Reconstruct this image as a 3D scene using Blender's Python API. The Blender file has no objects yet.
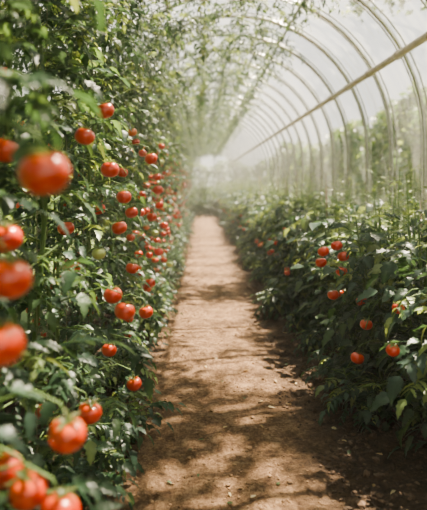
import bpy, math
import numpy as np
from mathutils import noise, Vector
rng = np.random.default_rng(7)
U = lambda a,b: float(rng.uniform(a,b))
scene = bpy.context.scene
EYE=1.3

# ------------------------------------------------------------ node helpers
def new_mat(name):
    m=bpy.data.materials.new(name); m.use_nodes=True
    nt=m.node_tree; nt.nodes.clear()
    out=nt.nodes.new('ShaderNodeOutputMaterial')
    return m,nt,out
def N(nt,t,**kw):
    return nt.nodes.new(t)
def ramp(nt,stops):
    r=nt.nodes.new('ShaderNodeValToRGB')
    el=r.color_ramp.elements
    while len(el)<len(stops): el.new(0.5)
    for e,(p,c) in zip(el,stops):
        e.position=p; e.color=(*c,1)
    return r

# leaf
def leaf_material(name, trans=0.34):
    m,nt,out=new_mat(name); L=nt.links
    at=N(nt,'ShaderNodeAttribute'); at.attribute_name='Col'
    oi=N(nt,'ShaderNodeObjectInfo')
    nz=N(nt,'ShaderNodeTexNoise'); nz.inputs['Scale'].default_value=60
    tc=N(nt,'ShaderNodeTexCoord'); L.new(tc.outputs['Object'],nz.inputs['Vector'])
    hs=N(nt,'ShaderNodeHueSaturation'); hs.inputs['Saturation'].default_value=.86
    mr=N(nt,'ShaderNodeMapRange'); mr.inputs['To Min'].default_value=0.8; mr.inputs['To Max'].default_value=1.2
    L.new(oi.outputs['Random'],mr.inputs['Value'])
    mul=N(nt,'ShaderNodeMath'); mul.operation='MULTIPLY'
    mr2=N(nt,'ShaderNodeMapRange'); mr2.inputs['To Min'].default_value=0.75; mr2.inputs['To Max'].default_value=1.25
    L.new(nz.outputs['Fac'],mr2.inputs['Value'])
    L.new(mr.outputs['Result'],mul.inputs[0]); L.new(mr2.outputs['Result'],mul.inputs[1])
    L.new(mul.outputs[0],hs.inputs['Value'])
    L.new(at.outputs['Color'],hs.inputs['Color'])
    p=N(nt,'ShaderNodeBsdfPrincipled'); p.inputs['Roughness'].default_value=0.4
    p.inputs['Specular IOR Level'].default_value=0.5
    L.new(hs.outputs['Color'],p.inputs['Base Color'])
    bp=N(nt,'ShaderNodeBump'); bp.inputs['Strength'].default_value=0.25; bp.inputs['Distance'].default_value=0.01
    L.new(nz.outputs['Fac'],bp.inputs['Height']); L.new(bp.outputs['Normal'],p.inputs['Normal'])
    tr=N(nt,'ShaderNodeBsdfTranslucent')
    mx=N(nt,'ShaderNodeMix'); mx.data_type='RGBA'; mx.blend_type='MULTIPLY'; mx.inputs['Factor'].default_value=1
    L.new(hs.outputs['Color'],mx.inputs['A']); mx.inputs['B'].default_value=(2.7,2.35,1.35,1)
    L.new(mx.outputs['Result'],tr.inputs['Color'])
    ms=N(nt,'ShaderNodeMixShader'); ms.inputs['Fac'].default_value=trans
    L.new(p.outputs[0],ms.inputs[1]); L.new(tr.outputs[0],ms.inputs[2])
    L.new(ms.outputs[0],out.inputs['Surface'])
    return m
M_leaf=leaf_material('tomato_leaf_green')
def simple_attr(name,rough,spec=0.5,coat=0):
    m,nt,out=new_mat(name); L=nt.links
    at=N(nt,'ShaderNodeAttribute'); at.attribute_name='Col'
    nz=N(nt,'ShaderNodeTexNoise'); nz.inputs['Scale'].default_value=25
    tc=N(nt,'ShaderNodeTexCoord'); L.new(tc.outputs['Object'],nz.inputs['Vector'])
    hs=N(nt,'ShaderNodeHueSaturation')
    mr2=N(nt,'ShaderNodeMapRange'); mr2.inputs['To Min'].default_value=0.8; mr2.inputs['To Max'].default_value=1.2
    L.new(nz.outputs['Fac'],mr2.inputs['Value']); L.new(mr2.outputs['Result'],hs.inputs['Value'])
    L.new(at.outputs['Color'],hs.inputs['Color'])
    p=N(nt,'ShaderNodeBsdfPrincipled'); p.inputs['Roughness'].default_value=rough
    p.inputs['Specular IOR Level'].default_value=spec
    if coat: p.inputs['Coat Weight'].default_value=coat; p.inputs['Coat Roughness'].default_value=0.08
    L.new(hs.outputs['Color'],p.inputs['Base Color'])
    L.new(p.outputs[0],out.inputs['Surface'])
    return m
M_stem=simple_attr('stem_green',0.6,0.3)
M_fruit=simple_attr('tomato_skin',0.28,0.5,coat=0.9)
MATS=[M_leaf,M_stem,M_fruit]

# ------------------------------------------------------------ mesh buffer
class MB:
    def __init__(s): s.v=[];s.c=[];s.t=[];s.q=[];s.tm=[];s.qm=[];s.n=0
    def add(s,v,c,t=None,q=None,m=0,tm=None,qm=None):
        v=np.asarray(v,float); s.v.append(v)
        c=np.asarray(c,float)
        if c.ndim==1: c=np.tile(c,(len(v),1))
        s.c.append(c)
        if t is not None and len(t):
            t=np.asarray(t,int); s.t.append(t+s.n); s.tm.append(np.full(len(t),m) if tm is None else tm)
        if q is not None and len(q):
            q=np.asarray(q,int); s.q.append(q+s.n); s.qm.append(np.full(len(q),m) if qm is None else qm)
        s.n+=len(v)
    def pack(s):
        return dict(v=np.concatenate(s.v),c=np.concatenate(s.c),
            t=np.concatenate(s.t) if s.t else np.zeros((0,3),int), q=np.concatenate(s.q) if s.q else np.zeros((0,4),int),
            tm=np.concatenate(s.tm) if s.tm else np.zeros(0,int), qm=np.concatenate(s.qm) if s.qm else np.zeros(0,int))
    def inst(s,T,R=None,loc=(0,0,0),sc=1.0,cm=(1,1,1)):
        v=T['v']*sc
        if R is not None: v=v@R.T
        v=v+np.asarray(loc)
        s.add(v,T['c']*np.asarray(cm),T['t'],T['q'],tm=T['tm'],qm=T['qm'])
    def mesh(s,name,mats=MATS,smooth=True):
        P=s.pack(); me=bpy.data.meshes.new(name)
        nt,nq=len(P['t']),len(P['q'])
        me.vertices.add(len(P['v'])); me.vertices.foreach_set('co',P['v'].astype(np.float32).ravel())
        me.loops.add(nt*3+nq*4); me.loops.foreach_set('vertex_index',np.concatenate([P['t'].ravel(),P['q'].ravel()]).astype(np.int32))
        me.polygons.add(nt+nq)
        ls=np.concatenate([np.arange(nt)*3, nt*3+np.arange(nq)*4]).astype(np.int32)
        me.polygons.foreach_set('loop_start',ls)
        me.polygons.foreach_set('material_index',np.concatenate([P['tm'],P['qm']]).astype(np.int32))
        for m in mats: me.materials.append(m)
        me.update(calc_edges=True); 
        me.polygons.foreach_set('use_smooth',np.full(nt+nq,smooth))
        a=me.color_attributes.new('Col','FLOAT_COLOR','POINT')
        a.data.foreach_set('color',np.concatenate([P['c'],np.ones((len(P['c']),1))],1).astype(np.float32).ravel())
        me.validate()
        return me
def obj(name,me,loc=(0,0,0),rot=(0,0,0),sc=(1,1,1)):
    o=bpy.data.objects.new(name,me); scene.collection.objects.link(o)
    o.location=loc;o.rotation_euler=rot;o.scale=sc; return o
def rotm(yaw,pitch,roll=0):
    cy,sy=math.cos(yaw),math.sin(yaw);cp,sp=math.cos(pitch),math.sin(pitch);cr,sr=math.cos(roll),math.sin(roll)
    Rz=np.array([[cy,-sy,0],[sy,cy,0],[0,0,1]]);Ry=np.array([[cp,0,-sp],[0,1,0],[sp,0,cp]]);Rx=np.array([[1,0,0],[0,cr,-sr],[0,sr,cr]])
    return Rz@Ry@Rx
def tube(mb,pts,r,c,m=1,n=5,cap=False):
    pts=np.asarray(pts,float); k=len(pts)
    rr=np.full(k,r) if np.isscalar(r) else np.asarray(r)
    V=[]
    for i in range(k):
        d=pts[min(i+1,k-1)]-pts[max(i-1,0)]; d=d/(np.linalg.norm(d)+1e-9)
        a=np.array([0,0,1.]) if abs(d[2])<0.9 else np.array([1.,0,0])
        if abs(d[1])<1e-6: a=np.array([0,1.,0])
        u=np.cross(d,a);u/=np.linalg.norm(u);w=np.cross(d,u)
        for j in range(n):
            t=2*math.pi*j/n; V.append(pts[i]+rr[i]*(u*math.cos(t)+w*math.sin(t)))
    q=[(i*n+j,i*n+(j+1)%n,(i+1)*n+(j+1)%n,(i+1)*n+j) for i in range(k-1) for j in range(n)]
    t=[]
    if cap:
        V.append(pts[0]);V.append(pts[-1]);a=k*n
        t=[(a,(j+1)%n,j) for j in range(n)]+[(a+1,(k-1)*n+j,(k-1)*n+(j+1)%n) for j in range(n)]
    mb.add(V,c,t=t,q=q,m=m)

G_DARK=np.array([0.022,0.060,0.027]);G_MID=np.array([0.052,0.112,0.040]);G_LT=np.array([0.14,0.21,0.063]);G_BLUE=np.array([0.032,0.074,0.049])
STEMC=np.array([0.13,0.21,0.07])
ts=np.array([0,.09,.24,.33,.48,.57,.74,.82,1.0]); ws=np.array([.05,.62,1,.68,.86,.52,.55,.28,.0])
def leaflet(mb,base,R,L,W,curl,fold,c):
    n=len(ts); cen=np.stack([ts*L,0*ts,-curl*L*ts**2],1)
    fw=0.04*L
    wob=rng.uniform(-.06,.06,n)*L
    lf=np.stack([ts*L+fw*ws,ws*W/2,-curl*L*ts**2+fold*ws*W/2+wob*ws],1)
    wob=rng.uniform(-.06,.06,n)*L
    rt=np.stack([ts*L+fw*ws,-ws*W/2,-curl*L*ts**2+fold*ws*W/2+wob*ws],1)
    v=np.concatenate([cen,lf,rt])@R.T+base
    q=[(i,i+1,n+i+1,n+i) for i in range(n-1)]+[(i,2*n+i,2*n+i+1,i+1) for i in range(n-1)]
    cc=np.concatenate([np.tile(c*1.2,(n,1)),np.tile(c*.93,(2*n,1))])
    mb.add(v,cc,q=q,m=0)
LSTEM=np.array([1.3,1.3,1.3])
def compound(L=.2,ll=.07,pairs=3,droop=.5,wr=.55):
    mb=MB()
    def P(t): return np.array([L*t*(1-.12*droop*t),0,L*(.18*t-droop*.75*t*t)])
    def pit(t): return math.atan2(.18-1.5*droop*t,1)
    tube(mb,[P(t) for t in np.linspace(0,1,6)],np.linspace(.0028,.0012,6),LSTEM,1,3)
    col=np.ones(3)
    for k in range(pairs):
        t=.32+.56*k/(pairs-.2)
        for s in (-1,1):
            l=ll*U(.75,1.05)*(1.0 if k<pairs-1 else .85)
            R=rotm(s*U(.85,1.25),pit(t)*.6+U(-.25,.15),s*U(-.3,.1))
            leaflet(mb,P(t),R,l,l*wr*U(.85,1.15),U(.1,.5),U(.05,.5),col*U(.85,1.15))
            if k<pairs-1 and U(0,1)<.7:
                t2=t+.09;l=ll*.35; leaflet(mb,P(t2),rotm(s*1.3,-.2),l,l*.7,.2,.2,col)
    leaflet(mb,P(1),rotm(U(-.2,.2),pit(1)),ll*1.15,ll*1.15*wr*1.1,.35,.2,col)
    return mb.pack()
LEAVES=[compound(U(.15,.22),U(.06,.08),3,U(.2,.75),U(.5,.66)) for _ in range(8)]
SMALL=[compound(U(.09,.13),U(.034,.048),3,U(.2,.8),U(.5,.7)) for _ in range(6)]
BROAD=[compound(U(.17,.23),U(.085,.115),2,U(.2,.6),U(.6,.74)) for _ in range(6)]

# tomato
def tomato_T(red=1.0,seg=20,rings=14,R=.04,lobes=5):
    mb=MB();V=[]
    ph=U(0,6)
    for i in range(1,rings):
        th=math.pi*i/rings
        for j in range(seg):
            a=2*math.pi*j/seg
            r=1+.025*math.cos(lobes*a+ph)*math.sin(th)**.5*(1 if th<1.6 else .5)
            rad=R*math.sin(th)**.92*r
            z=R*.87*math.cos(th)-(R*.22*math.exp(-(th/.42)**2))+(R*.04*math.exp(-((math.pi-th)/.3)**2))
            V.append((rad*math.cos(a),rad*math.sin(a),z))
    V.append((0,0,R*.64));V.append((0,0,-R*.83))
    q=[((i)*seg+j,(i+1)*seg+j,(i+1)*seg+(j+1)%seg,i*seg+(j+1)%seg) for i in range(rings-2) for j in range(seg)]
    a=(rings-1)*seg
    t=[(a,j,(j+1)%seg) for j in range(seg)]+[(a+1,(rings-2)*seg+(j+1)%seg,(rings-2)*seg+j) for j in range(seg)]
    V=np.array(V)
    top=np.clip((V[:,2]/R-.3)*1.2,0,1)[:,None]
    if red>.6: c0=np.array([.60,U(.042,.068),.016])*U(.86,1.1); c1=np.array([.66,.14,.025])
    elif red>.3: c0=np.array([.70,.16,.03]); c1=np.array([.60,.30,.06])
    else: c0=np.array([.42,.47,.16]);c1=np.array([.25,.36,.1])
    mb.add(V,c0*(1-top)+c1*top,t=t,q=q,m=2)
    for k in range(5):
        an=2*math.pi*k/5+U(-.2,.2)
        pts=[];W=R*.13
        for s,(rr,zz) in enumerate([(0.02,.70),(.28,.88),(.55,.92),(.8,.84),(1.0,.95)]):
            w=[.6,1.2,1,.6,.05][s]*W
            d=np.array([math.cos(an),math.sin(an),0]);e=np.array([-math.sin(an),math.cos(an),0])
            b=d*R*rr+np.array([0,0,R*zz*U(.97,1.05)])
            pts+= [b+e*w,b+np.array([0,0,-.0008]),b-e*w]
        q=[]
        for s in range(4):
            for u in range(2): q.append((s*3+u,s*3+u+1,s*3+u+4,s*3+u+3))
        mb.add(pts,G_LT*.7,q=q,m=0)
    tube(mb,[(0,0,R*.68),(0,0,R*.95),(R*.1,0,R*1.3)],[.0028,.002,.0022],STEMC,1,5)
    return mb.pack()
RIPE=[tomato_T(1) for _ in range(5)]
TURN=[tomato_T(.5) for _ in range(2)]
GREEN=[tomato_T(.1) for _ in range(2)]
def pick(l): return l[int(rng.integers(len(l)))]
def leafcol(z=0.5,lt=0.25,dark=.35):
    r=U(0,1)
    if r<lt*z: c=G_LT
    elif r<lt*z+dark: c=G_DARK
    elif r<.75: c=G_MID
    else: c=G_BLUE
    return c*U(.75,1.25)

def truss(mb,p0,yaw,n,green=.12,sc=1):
    L=U(.1,.16); d=np.array([math.cos(yaw),math.sin(yaw),0])
    P=lambda t: np.asarray(p0)+d*L*t+np.array([0,0,.03*t-.20*t*t])*1.0
    tube(mb,[P(t) for t in np.linspace(0,1,6)],.003,STEMC,1,4)
    for k in range(n):
        t=.5+.5*k/max(1,n-1) if n>1 else .8
        side=np.array([-d[1],d[0],0])*(.036 if k%2 else -.036)
        R=rotm(U(0,6.28),U(-.25,.25),U(-.25,.25)); s=sc*U(.7,1.02)
        T=pick(GREEN) if U(0,1)<green else (pick(TURN) if U(0,1)<.1 else pick(RIPE))
        mb.inst(T,R,P(t)+side+[0,0,-.05-.01*k],s)

def tall_plant(H=2.6,shoots=17,reject=None,origin=(0,0),fr=(0.3,2.0),nfr=6):
    mb=MB(); ph=U(0,6);a1=U(.02,.05)
    st=lambda z: np.array([a1*math.sin(z*2.2+ph),a1*math.cos(z*1.8+ph),z])
    zz=np.linspace(-.02,H,18)
    tube(mb,[st(z) for z in zz],np.linspace(.012,.006,18),STEMC*.7,1,7)
    tube(mb,[(.01,.012,0),(.01,.012,H+.3)],.0018,(.20,.2,.12),1,4)
    def put(p,yaw,pit,Ls,sc,z):
        R=rotm(yaw,pit,U(-.4,.4))
        if reject is not None:
            mid=p+R@np.array([.13*sc,0,-.03])
            if reject(mid+np.array([origin[0],origin[1],0])): return
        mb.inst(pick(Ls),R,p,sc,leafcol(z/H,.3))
    for k in range(28):
        z=.12+(H-.1)*k/28
        put(st(z),k*2.4+U(-.4,.4),U(-.1,.5),LEAVES,U(.8,1.25),z)
    for k in range(shoots):
        z=.05+(H-.2)*k/shoots+U(0,.08); yaw=U(0,6.28); L=U(.12,.38)
        d=np.array([math.cos(yaw),math.sin(yaw),0]); b=st(z)
        up=U(-.05,.25)
        P=lambda t: b+d*L*t+np.array([0,0,up*t-.05*t*t])
        tube(mb,[P(t) for t in (0,.33,.66,1)],.0035,STEMC*.8,1,4)
        for j in range(6):
            t=.25+.75*j/5
            put(P(t),yaw+(-1)**j*U(.3,1.5),U(-.5,.5),LEAVES if U(0,1)<.55 else SMALL,U(.7,1.15),z)
    for k in range(nfr):
        z=fr[0]+(fr[1]-fr[0])*(k+U(0,.8))/nfr
        truss(mb,st(z)+np.array([U(.06,.16),U(-.12,.12),0]),U(-.6,.6),int(rng.integers(1,4)),green=.06)
    return mb
def bush(H=1.05,stems=5,Ls=BROAD,rad=.3,nfr=1,spr=4):
    mb=MB()
    for s in range(stems):
        a=U(0,6.28);lean=U(.05,.2)
        st=lambda z,a=a,lean=lean: np.array([math.cos(a)*lean*(z/H)**.7*1.2,math.sin(a)*lean*(z/H)**.7*1.2,z])
        h=H*U(.7,1.05)
        tube(mb,[st(z) for z in np.linspace(0,h,9)],np.linspace(.009,.004,9),STEMC*.8,1,6)
        for k in range(30):
            z=.06+(h-.06)*k/30; yaw=k*2.4+U(-.5,.5); out=U(0,.16)
            p=st(z)+np.array([math.cos(yaw),math.sin(yaw),.3])*out
            if out>.05: tube(mb,[st(z),p],.0025,STEMC,1,3)
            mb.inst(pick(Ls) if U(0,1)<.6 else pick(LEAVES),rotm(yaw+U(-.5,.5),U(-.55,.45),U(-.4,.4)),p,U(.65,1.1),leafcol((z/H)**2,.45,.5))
    for s in range(spr):
        a=U(0,6.28);r=U(0,.18);h=H+U(.05,.36)
        b=np.array([math.cos(a)*r,math.sin(a)*r,H*.6])
        e=np.array([b[0]*1.3+U(-.05,.05),b[1]*1.3,h])
        tube(mb,[b,(b+e)/2+[.01,0,0],e],[.005,.004,.002],STEMC*1.1,1,5)
        for k in range(6):
            t=.45+.55*k/5
            mb.inst(pick(SMALL),rotm(k*2.4,U(.1,.9),0),b+(e-b)*t,U(.6,1)*(1.15-.5*t),G_LT*U(.7,1.1))
    for k in range(nfr):
        z=U(.4,H*.85); yaw=U(2.2,4.1)
        truss(mb,(math.cos(yaw)*.24,math.sin(yaw)*.24,z),yaw,int(rng.integers(1,3)),green=.12,sc=.85)
    return mb

# ------------------------------------------------------------ individual fruit on the near plants
HL=[(-.38,2.2,1.59),(-.42,2.0,1.47),(-.40,2.44,1.36),(-.38,2.75,1.23),(-.38,2.59,1.09),(-.42,3.38,1.12),(-.62,3.38,1.14),
(-.28,3.14,1.44),(-.305,4.0,1.25),(-.595,2.44,1.10),(-.57,2.44,.93),(-.348,2.2,.852),(-.273,2.0,.834),(-.27,2.75,.655),(-.418,3.38,.777),
(-.455,2.75,.465),(-.31,2.59,.355),(-.367,1.83,.537),(-.69,2.44,.283),(-.35,4.0,1.053),(-.364,4.0,.573),(-.52,3.67,1.373),
(-.28,1.16,.77),(-.239,.846,1.315),(-.33,.95,1.135),(-.327,.90,1.035),(-.46,1.3,1.17),(-.557,1.57,1.394),(-.706,2.0,1.69),
(-.344,1.1,.686),(-.275,1.08,.655),(-.41,1.15,.70),(-.36,4.6,1.35),(-.37,5.0,1.1),(-.34,5.2,.9),(-.36,4.8,.7)]
HR=[(.74,3.3,.89),(.74,3.36,.815),(.82,3.3,.925),(.85,3.3,.77),(.80,3.3,.63),(.97,3.3,.59),(.81,2.83,.40),(.86,3.3,.86)]
HG=[(1.2,3.3,.69),(1.15,2.8,.70),(-.46,2.5,.98)]
heroes=np.array(HL+HR+HG)
hrad=np.where(heroes[:,1]<1.5,.050,.072)
cam=np.array([0,0,EYE])
def reject(p):
    # keep foliage from pressing against the fruit on the aisle side
    a=heroes; d=(cam-a); n=np.linalg.norm(d,axis=1)[:,None]; d=d/n
    w=p-a; t=np.clip((w*d).sum(1),-.02,.45)
    dist=np.linalg.norm(w-d*t[:,None],axis=1)
    return bool((dist<hrad).any())
def hero(p,T,dirx,sc=1):
    mb=MB(); mb.inst(T,rotm(U(0,6.28),U(-.3,.3),U(-.3,.3)),(0,0,0),sc)
    L=.24 if dirx<0 else .4
    tube(mb,[(0,0,.03),(dirx*.015,.0,.065),(dirx*.08,.02,.085),(dirx*L,.04,.03)],[.0025,.003,.003,.0035],STEMC*.8,1,5)
    return obj('tomato',mb.mesh('tomato'),p)
for i,p in enumerate(HL): hero(p,pick(RIPE),-1,U(.9,1.06) if p[1]>1.3 else 1.0)
for p in HR: hero(p,pick(RIPE),1,.88)
for p in HG: hero(p,pick(GREEN),1 if p[0]>0 else -1,.8)

# ------------------------------------------------------------ left row
def LX(y): return -.60-.10*min(1,max(0,(y-1.0)/2.0))
for y in (.75,1.1,1.4,1.75,2.1,2.45,2.8,3.2,3.6,4.05,4.5):
    x=LX(y)+U(-.03,.03)
    mb=tall_plant(2.6,20,reject,(x,y),nfr=0 if y<4 else 2)
    obj('tomato_plant',mb.mesh('tomato_plant_mesh'),(x,y,0))
TALL=[tall_plant(2.6,18,nfr=6).mesh('tall_tomato_plant_%d'%i) for i in range(6)]
y=-2.4
while y<34:
    if y<.5 or y>4.7:
        o=obj('tomato_plant',pick(TALL),(-.73+U(-.09,.07),y,0),(0,0,U(-.5,.5)),(U(.85,1.15),)*2+(U(.92,1.06),))
    y+=.42
y=-2.2
while y<34:
    obj('tomato_plant',pick(TALL),(-1.0+U(-.03,.03),y,0),(0,0,U(2,4.2)),(.75,.75,1.05)); y+=.6
# ------------------------------------------------------------ right rows
BUSH=[bush(U(.95,1.12),nfr=(0,1,1,2,0,1)[i]).mesh('bush_tomato_plant_%d'%i) for i in range(6)]
y=-1.5
while y<34:
    if y>2.3 or y<0: obj('tomato_plant',pick(BUSH),(1.21+U(-.09,.07),y,0),(0,0,U(-.6,.6)),(U(.9,1.15),)*2+(U(.86,1.12),))
    y+=.44
y=-1.3
while y<34:
    obj('tomato_plant',pick(BUSH),(1.74+U(-.05,.05),y,0),(0,0,U(-.8,.8)),(.95,1,U(.95,1.16))); y+=.5
# planting across the end of the path
for y in np.arange(21,34,1.1):
    for x in (-.25,.2,.65):
        obj('tomato_plant',pick(BUSH),(x+U(-.1,.1),y+U(-.3,.3),0),(0,0,U(0,6)),(1,1,U(.6,1.0)+.02*(y-22)))
LOW=[bush(.3,3,LEAVES,.15,0,0).mesh('low_tomato_seedling_%d'%i) for i in range(3)]
y=1.6
while y<30:
    obj('tomato_seedling',pick(LOW),(-.50+U(-.05,.10),y,0),(0,0,U(0,6)),(U(.6,.9),)*3)
    if y>2.4: obj('tomato_seedling',pick(LOW),(.92+U(-.05,.07),y+.2,0),(0,0,U(0,6)),(U(.6,1.0),)*3)
    y+=.6
# ------------------------------------------------------------ tunnel frame
C=.44;Z0=EYE+.44;RR=1.76
def arch_pts(R,n=28):
    p=[(C+R,0)]+[(C+R,z) for z in (.6,1.2)]+[(C+R*math.cos(a),Z0+R*math.sin(a)) for a in np.linspace(0,math.pi,n)]+[(C-R,1.2),(C-R,.6),(C-R,0)]
    return p
def steel(name,col,rough,metal=.0):
    m,nt,out=new_mat(name);p=N(nt,'ShaderNodeBsdfPrincipled');L=nt.links
    nz=N(nt,'ShaderNodeTexNoise');nz.inputs['Scale'].default_value=9
    r=ramp(nt,[(.3,tuple(c*.7 for c in col)),(.7,col)]);L.new(nz.outputs['Fac'],r.inputs['Fac']);L.new(r.outputs['Color'],p.inputs['Base Color'])
    tc=N(nt,'ShaderNodeTexCoord');L.new(tc.outputs['Object'],nz.inputs['Vector'])
    p.inputs['Roughness'].default_value=rough;p.inputs['Metallic'].default_value=metal
    L.new(p.outputs[0],out.inputs['Surface']);return m
M_steel=steel('galvanised_steel',(.66,.65,.60),.25,.75)
M_pur=steel('weathered_purlin',(.55,.47,.36),.4,.1)
Y0=5.38-.92*9;nA=43;ys=[Y0+.92*i for i in range(nA)];Y1=ys[-1]
mb=MB();tube(mb,[(x,0,z) for x,z in arch_pts(RR)],.021,(1,1,1),0,10)
tube(mb,[(x,.11,z) for x,z in arch_pts(RR+.010)],.009,(1,1,1),0,6)
tube(mb,[(x,-.11,z) for x,z in arch_pts(RR+.010)],.009,(1,1,1),0,6)
arch=mb.mesh('arch_tube',[M_steel])
for y in ys: obj('greenhouse_arch',arch,(0,y,0))
def purlin(x,z,r,mat,name='purlin'):
    mb=MB();tube(mb,[(x,Y0+.06,z),(x,(Y0+Y1)/2,z),(x,Y1-.06,z)],r,(1,1,1),0,12,True)
    for yy in ys[1:-1]: tube(mb,[(x,yy-.03,z),(x,yy+.03,z)],r*1.25,(1,1,1),0,12,True)
    obj(name,mb.mesh(name,[mat]))
def onarch(ang,R): return C+R*math.cos(ang),Z0+R*math.sin(ang)
purlin(*onarch(math.radians(28.5),RR-.06),.036,M_pur,'purlin')
purlin(*onarch(math.radians(66),RR-.05),.016,M_steel,'purlin')
purlin(*onarch(math.radians(118),RR-.05),.016,M_steel,'purlin')
purlin(*onarch(math.radians(151.5),RR-.06),.03,M_pur,'purlin')
mb=MB()
for x in (C+RR-.04,C-RR+.04):
    v=[(x-.02,Y0,0),(x+.02,Y0,0),(x+.02,Y0,.24),(x-.02,Y0,.24),(x-.02,Y1,0),(x+.02,Y1,0),(x+.02,Y1,.24),(x-.02,Y1,.24)]
    mb.add(v,(1,1,1),q=[(0,1,2,3),(7,6,5,4),(0,4,5,1),(1,5,6,2),(2,6,7,3),(3,7,4,0)])
obj('baseboard_sides',mb.mesh('base_rails',[M_pur],False))
# film
m,nt,out=new_mat('polythene_film');L=nt.links
tc=N(nt,'ShaderNodeTexCoord');mp=N(nt,'ShaderNodeMapping');mp.inputs['Scale'].default_value=(1.2,5,.8)
L.new(tc.outputs['Object'],mp.inputs['Vector']);nz=N(nt,'ShaderNodeTexNoise');nz.inputs['Scale'].default_value=1.3;nz.inputs['Detail'].default_value=4
L.new(mp.outputs[0],nz.inputs['Vector'])
mr=N(nt,'ShaderNodeMapRange');mr.inputs['From Min'].default_value=.35;mr.inputs['From Max'].default_value=.7;mr.inputs['To Min'].default_value=.03;mr.inputs['To Max'].default_value=.30
L.new(nz.outputs['Fac'],mr.inputs['Value'])
tp=N(nt,'ShaderNodeBsdfTransparent');tp.inputs['Color'].default_value=(.98,.98,.97,1)
tl=N(nt,'ShaderNodeBsdfTranslucent');tl.inputs['Color'].default_value=(.92,.92,.85,1)
gl=N(nt,'ShaderNodeBsdfGlossy');gl.inputs['Roughness'].default_value=.12
bp=N(nt,'ShaderNodeBump');bp.inputs['Strength'].default_value=.6;bp.inputs['Distance'].default_value=.05;L.new(nz.outputs['Fac'],bp.inputs['Height']);L.new(bp.outputs['Normal'],gl.inputs['Normal'])
a=N(nt,'ShaderNodeMixShader');a.inputs['Fac'].default_value=.45;L.new(tl.outputs[0],a.inputs[1]);L.new(gl.outputs[0],a.inputs[2])
b=N(nt,'ShaderNodeMixShader');L.new(mr.outputs['Result'],b.inputs['Fac']);L.new(tp.outputs[0],b.inputs[1]);L.new(a.outputs[0],b.inputs[2])
L.new(b.outputs[0],out.inputs['Surface']);M_film=m
mb=MB();ap=arch_pts(RR+.035,36);ny=73
V=[(x,Y0+(Y1-Y0)*j/(ny-1),z) for j in range(ny) for x,z in ap];n=len(ap)
q=[(j*n+i,j*n+i+1,(j+1)*n+i+1,(j+1)*n+i) for j in range(ny-1) for i in range(n-1)]
mb.add(V,(1,1,1),q=q);obj('polythene_cover',mb.mesh('polythene_cover',[M_film]))
for nm,yy in (('wall_far',Y1+.06),('wall_near',Y0-.16)):
    mb=MB();V=[(C,yy,1.2)]+[(x,yy,z) for x,z in ap]
    t=[(0,i,i+1) for i in range(1,len(ap))]+[(0,len(ap),1)]
    mb.add(V,(1,1,1),t=t,m=0)
    for x in (C-.5,C+.5):
        tube(mb,[(x,yy,0),(x,yy,3.4)],.03,(1,1,1),1,8)
    tube(mb,[(C-1.7,yy,2.05),(C+1.7,yy,2.05)],.03,(1,1,1),1,8)
    obj(nm,mb.mesh(nm,[M_film,M_steel],False))

# ------------------------------------------------------------ climbing canopy
def canopy(seed):
    mb=MB()
    for s in range(84):
        u=U(0,1)
        ang=math.radians(172-110*u**.97)
        depth=abs(rng.normal(0,.21))*(1.2-u)+.02*u
        R=RR-.09-depth; x,z=onarch(ang,R); y0=U(-.55,.55)
        L=U(.25,.6); yaw=U(0,6.28); dd=np.array([math.cos(yaw)*.7,math.sin(yaw),0]); dr=U(.1,1.0)
        P=lambda t: np.array([x,y0,z])+dd*L*t*.7+np.array([0,0,-L*dr*t*t])
        tube(mb,[P(t) for t in (0,.33,.66,1)],[.003,.0028,.002,.0015],STEMC*.7,1,4)
        nl=int(9*(1-.70*u))+2
        for k in range(nl):
            t=(k+.5)/nl
            mb.inst(pick(SMALL),rotm(yaw+(-1)**k*U(.3,1.6),U(-.8,.3),U(-.5,.5)),P(t),U(.7,1.3),leafcol(.8,.3,.4))
    for k in range(4):
        ang=math.radians(U(95,165));x,z=onarch(ang,RR-.08)
        tube(mb,[(x+U(-.05,.05),yy,z+U(-.05,.0)) for yy in np.linspace(-.65,.65,6)],.005,(.10,.11,.05),1,5)
    return mb
CAN=[canopy(i).mesh('tomato_vine_canopy_%d'%i) for i in range(6)]
y=-2
while y<35.5:
    obj('tomato_vine_canopy',pick(CAN),(0,y,0),(0,0,0),(1,U(.95,1.1),1)); y+=.85

# ------------------------------------------------------------ ground
m,nt,out=new_mat('soil_path');L=nt.links
geo=N(nt,'ShaderNodeNewGeometry');sep=N(nt,'ShaderNodeSeparateXYZ');L.new(geo.outputs['Position'],sep.inputs[0])
def noisen(sc,det,ro):
    n=N(nt,'ShaderNodeTexNoise');n.inputs['Scale'].default_value=sc;n.inputs['Detail'].default_value=det;n.inputs['Roughness'].default_value=ro;L.new(geo.outputs['Position'],n.inputs['Vector']);return n
n1=noisen(2.2,8,.65);n2=noisen(45,8,.8);n3=noisen(9,6,.7)
def math_(op,a,b=None):
    x=N(nt,'ShaderNodeMath');x.operation=op
    for i,v in enumerate((a,b)):
        if v is None: continue
        if isinstance(v,(int,float)): x.inputs[i].default_value=v
        else: L.new(v,x.inputs[i])
    return x.outputs[0]
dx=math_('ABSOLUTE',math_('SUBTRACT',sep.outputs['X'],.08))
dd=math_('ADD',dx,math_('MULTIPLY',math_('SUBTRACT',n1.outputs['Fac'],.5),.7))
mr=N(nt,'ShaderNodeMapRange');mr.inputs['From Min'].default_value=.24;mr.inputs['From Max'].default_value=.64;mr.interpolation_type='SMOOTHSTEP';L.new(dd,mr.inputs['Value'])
tex=math_('ADD',math_('MULTIPLY',n2.outputs['Fac'],.6),math_('MULTIPLY',n3.outputs['Fac'],.4))
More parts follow.
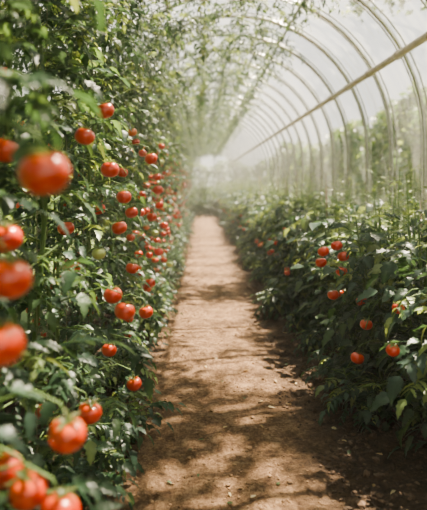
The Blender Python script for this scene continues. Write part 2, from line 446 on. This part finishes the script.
rp=ramp(nt,[(.40,(.105,.060,.034)),(.5,(.27,.165,.094)),(.60,(.49,.325,.195))]);L.new(tex,rp.inputs['Fac'])
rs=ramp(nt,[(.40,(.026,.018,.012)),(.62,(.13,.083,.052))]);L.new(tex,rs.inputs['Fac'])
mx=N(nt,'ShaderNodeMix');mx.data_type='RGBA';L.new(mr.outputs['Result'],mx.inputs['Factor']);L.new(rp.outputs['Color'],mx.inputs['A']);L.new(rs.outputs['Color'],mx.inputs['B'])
p=N(nt,'ShaderNodeBsdfPrincipled');p.inputs['Roughness'].default_value=.85;p.inputs['Specular IOR Level'].default_value=.25
L.new(mx.outputs['Result'],p.inputs['Base Color'])
bp=N(nt,'ShaderNodeBump');bp.inputs['Strength'].default_value=1;bp.inputs['Distance'].default_value=.05;L.new(tex,bp.inputs['Height']);L.new(bp.outputs['Normal'],p.inputs['Normal'])
L.new(p.outputs[0],out.inputs['Surface']);M_soil=m
def gz(x,y):
    h=.022*noise.noise(Vector((x*1.7,y*1.3,0)))+.012*noise.noise(Vector((x*6,y*6,3)))+.010*noise.noise(Vector((x*19,y*19,5)))
    e=min(1,max(0,(abs(x-.18)-.45)/.3)); h+= .035*e + (.3+e)*.02*noise.noise(Vector((x*11,y*11,9)))
    return h
mb=MB();xs=np.linspace(C-RR-.02,C+RR+.02,130);yy=np.concatenate([np.linspace(Y0,1.4,30),np.linspace(1.45,9,280),np.linspace(9.1,Y1,140)])
V=[(x,y,gz(x,y)) for y in yy for x in xs];n=len(xs)
q=[(j*n+i,j*n+i+1,(j+1)*n+i+1,(j+1)*n+i) for j in range(len(yy)-1) for i in range(n-1)]
mb.add(V,(1,1,1),q=q);obj('floor',mb.mesh('dirt_path',[M_soil]))
m,nt,out=new_mat('soil_clod');L=nt.links
at=N(nt,'ShaderNodeAttribute');at.attribute_name='Col';p=N(nt,'ShaderNodeBsdfPrincipled');p.inputs['Roughness'].default_value=.95
L.new(at.outputs['Color'],p.inputs['Base Color']);L.new(p.outputs[0],out.inputs['Surface']);M_clod=m
import bmesh
bm=bmesh.new();bmesh.ops.create_icosphere(bm,subdivisions=1,radius=1);iv=np.array([v.co[:] for v in bm.verts]);itr=np.array([[v.index for v in f.verts] for f in bm.faces]);bm.free()
mb=MB()
for k in range(10000):
    y=1.6+ (U(0,1)**1.8)*14; x=U(-.6,1.15)
    edge=abs(x-.13+.2*(noise.noise(Vector((x*2,y*2,1)))))>.40
    if not edge and U(0,1)<.35: continue
    s=U(.002,.008)*(1.5 if edge else 1)*(1.7 if U(0,1)<.08 else 1)
    v=iv*(1+rng.uniform(-.3,.3,(len(iv),1)))*np.array([U(.8,1.3),U(.8,1.3),U(.5,.9)])*s
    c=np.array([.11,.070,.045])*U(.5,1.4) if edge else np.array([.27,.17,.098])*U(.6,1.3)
    mb.add(v@rotm(U(0,6),0).T+[x,y,gz(x,y)+s*.2],c,t=itr)
obj('soil_clods',mb.mesh('soil_clods',[M_clod],False))
mb=MB()
for k in range(150):
    y=2+(U(0,1)**1.4)*12;x=U(-.4,.9);l=U(.02,.05)
    c=[np.array([.32,.22,.10]),np.array([.42,.36,.2]),G_MID][int(rng.integers(3))]
    leaflet(mb,np.array([x,y,gz(x,y)+.008]),rotm(U(0,6),U(-.1,.2),U(-.3,.3)),l,l*.5,.2,.3,c)
obj('fallen_leaves',mb.mesh('fallen_leaves'))

mb=MB()
for y in np.arange(2.9,33,1.3):
    x=1.1+U(-.05,.6); tube(mb,[(x,y,0),(x+U(-.02,.02),y,U(1.15,1.5))],.006,(.22,.17,.10),1,6,True)
obj('plant_stakes',mb.mesh('plant_stakes'))

# ------------------------------------------------------------ outside
m,nt,out=new_mat('grass');L=nt.links
nz=N(nt,'ShaderNodeTexNoise');nz.inputs['Scale'].default_value=3;geo=N(nt,'ShaderNodeNewGeometry');L.new(geo.outputs['Position'],nz.inputs['Vector'])
r=ramp(nt,[(.3,(.09,.14,.04)),(.7,(.2,.26,.09))]);L.new(nz.outputs['Fac'],r.inputs['Fac']);p=N(nt,'ShaderNodeBsdfPrincipled');p.inputs['Roughness'].default_value=.9
L.new(r.outputs['Color'],p.inputs['Base Color']);L.new(p.outputs[0],out.inputs['Surface'])
mb=MB();mb.add([(-60,-40,-.05),(60,-40,-.05),(60,120,-.05),(-60,120,-.05)],(1,1,1),q=[(0,1,2,3)]);obj('grass_field',mb.mesh('grass_field',[m]))
def hedge():
    mb=MB()
    for k in range(2200):
        a=U(-1.7,1.7);h=U(0,1)**.8;w=.8*math.sqrt(max(.05,1-h**3))
        p=np.array([U(-w,w),a,h*3.0+.3*math.sin(a*2.5)]);s=U(.9,1.8)
        mb_col=(G_MID if U(0,1)<.6 else G_LT)*U(.8,1.3)
        leaflet(mb,p,rotm(U(0,6.28),U(-.8,.8),U(-.8,.8)),.16*s,.12*s,.3,.2,mb_col)
    tube(mb,[(0,0,0),(0,0,1.6)],.05,(.1,.07,.04),1,6)
    return mb.mesh('hedge_shrub')
HG_=[hedge() for _ in range(2)]
for x in (5.6,-4.4):
    y=-2
    while y<40:
        obj('hedge_shrub',pick(HG_),(x+U(-.3,.3),y,0),(0,0,U(-.3,.3)),(1,1,U(.9,1.2))); y+=2.7
for x in (-3,0,3,6):
    obj('hedge_shrub',pick(HG_),(x,41+U(-.5,.5),0),(0,0,1.57),(1,1,U(.85,1.05)))
def tree(seed):  # out-of-view tree, added to cast dappled shade on the path
    mb=MB(); bark=np.array([.12,.085,.055])
    tube(mb,[(0,0,-.05),(-.1,.05,1.5),(-.4,.1,3.2),(-1.0,.1,4.8),(-1.9,.0,6.2)],[.13,.11,.09,.07,.04],bark,1,9)
    for b in range(16):
        t=U(.35,1); base=np.array([-.4-1.5*t,.1,3.2+3.0*t]) if t>.5 else np.array([-.6,.1,4.2])
        d=np.array([U(-1,.6),U(-1,1),U(.0,.5)]); d/=np.linalg.norm(d); L=U(1.0,2.0)
        e=base+d*L
        tube(mb,[base,base+d*L*.5+[0,0,.1],e],[.035,.022,.008],bark,1,5)
        for c in range(4):
            cc=base+d*L*U(.35,1.05)+rng.normal(0,.16,3)
            for k in range(30):
                p=cc+rng.normal(0,.14,3)
                s=U(.8,1.3)
                leaflet(mb,p,rotm(U(0,6.28),U(-.8,.8),U(-.8,.8)),.11*s,.078*s,.3,.2,(G_MID if U(0,1)<.6 else G_LT)*U(.8,1.3))
    return mb.mesh('unseen_dapple_tree')
TR=[tree(i) for i in range(3)]
for i,(x,y,r) in enumerate([(4.6,1.9,.2),(4.7,5.2,-.1),(4.9,8.7,.3),(4.7,-1.8,0)]):
    obj('unseen_dapple_tree',TR[i%3],(x,y,0),(0,0,r),(1,1,1))

# ------------------------------------------------------------ mist
m,nt,out=new_mat('humid_air');v=N(nt,'ShaderNodeVolumeScatter');v.inputs['Density'].default_value=.0068;v.inputs['Color'].default_value=(1,.98,.91,1);v.inputs['Anisotropy'].default_value=.35
nt.links.new(v.outputs[0],out.inputs['Volume'])
mb=MB();x0,x1,a0,a1,z0,z1=C-RR+.0,C+RR-.0,Y0+.1,Y1-.1,-.2,3.6
mb.add([(x0,a0,z0),(x1,a0,z0),(x1,a1,z0),(x0,a1,z0),(x0,a0,z1),(x1,a0,z1),(x1,a1,z1),(x0,a1,z1)],(1,1,1),q=[(3,2,1,0),(4,5,6,7),(0,1,5,4),(1,2,6,5),(2,3,7,6),(3,0,4,7)])
obj('humid_air',mb.mesh('humid_air',[m],False))

# ------------------------------------------------------------ light
w=bpy.data.worlds.new('sky');scene.world=w;w.use_nodes=True;nt=w.node_tree;bg=nt.nodes['Background']
tc=nt.nodes.new('ShaderNodeTexCoord');sp=nt.nodes.new('ShaderNodeSeparateXYZ');nt.links.new(tc.outputs['Generated'],sp.inputs[0])
r=nt.nodes.new('ShaderNodeValToRGB');r.color_ramp.elements[0].color=(1,.95,.85,1);r.color_ramp.elements[1].color=(.82,.88,.94,1);r.color_ramp.elements[1].position=.9
nt.links.new(sp.outputs['Z'],r.inputs['Fac']);nt.links.new(r.outputs['Color'],bg.inputs['Color']);bg.inputs['Strength'].default_value=1.5
sd=bpy.data.lights.new('sun','SUN');sd.energy=27;sd.angle=math.radians(.85);sd.color=(1,.85,.66)
so=bpy.data.objects.new('sun',sd);scene.collection.objects.link(so)
so.rotation_euler=Vector((-.42,-.42,-1.0)).to_track_quat('-Z','Y').to_euler()
so.location=(10,8,20)
try:
    scene.view_settings.look='AgX - Medium High Contrast'
except Exception as e: print(e)
# ------------------------------------------------------------ camera
cd=bpy.data.cameras.new('camera');co=bpy.data.objects.new('camera',cd);scene.collection.objects.link(co)
co.location=(0,0,EYE);co.rotation_euler=(math.radians(90),0,0)
cd.sensor_fit='VERTICAL';cd.sensor_height=36;cd.sensor_width=36;cd.lens=36*550/510
cd.shift_x=13.5/510;cd.shift_y=-72/510
cd.clip_start=.02
cd.dof.use_dof=True;cd.dof.focus_distance=2.9;cd.dof.aperture_fstop=1.8
scene.camera=co
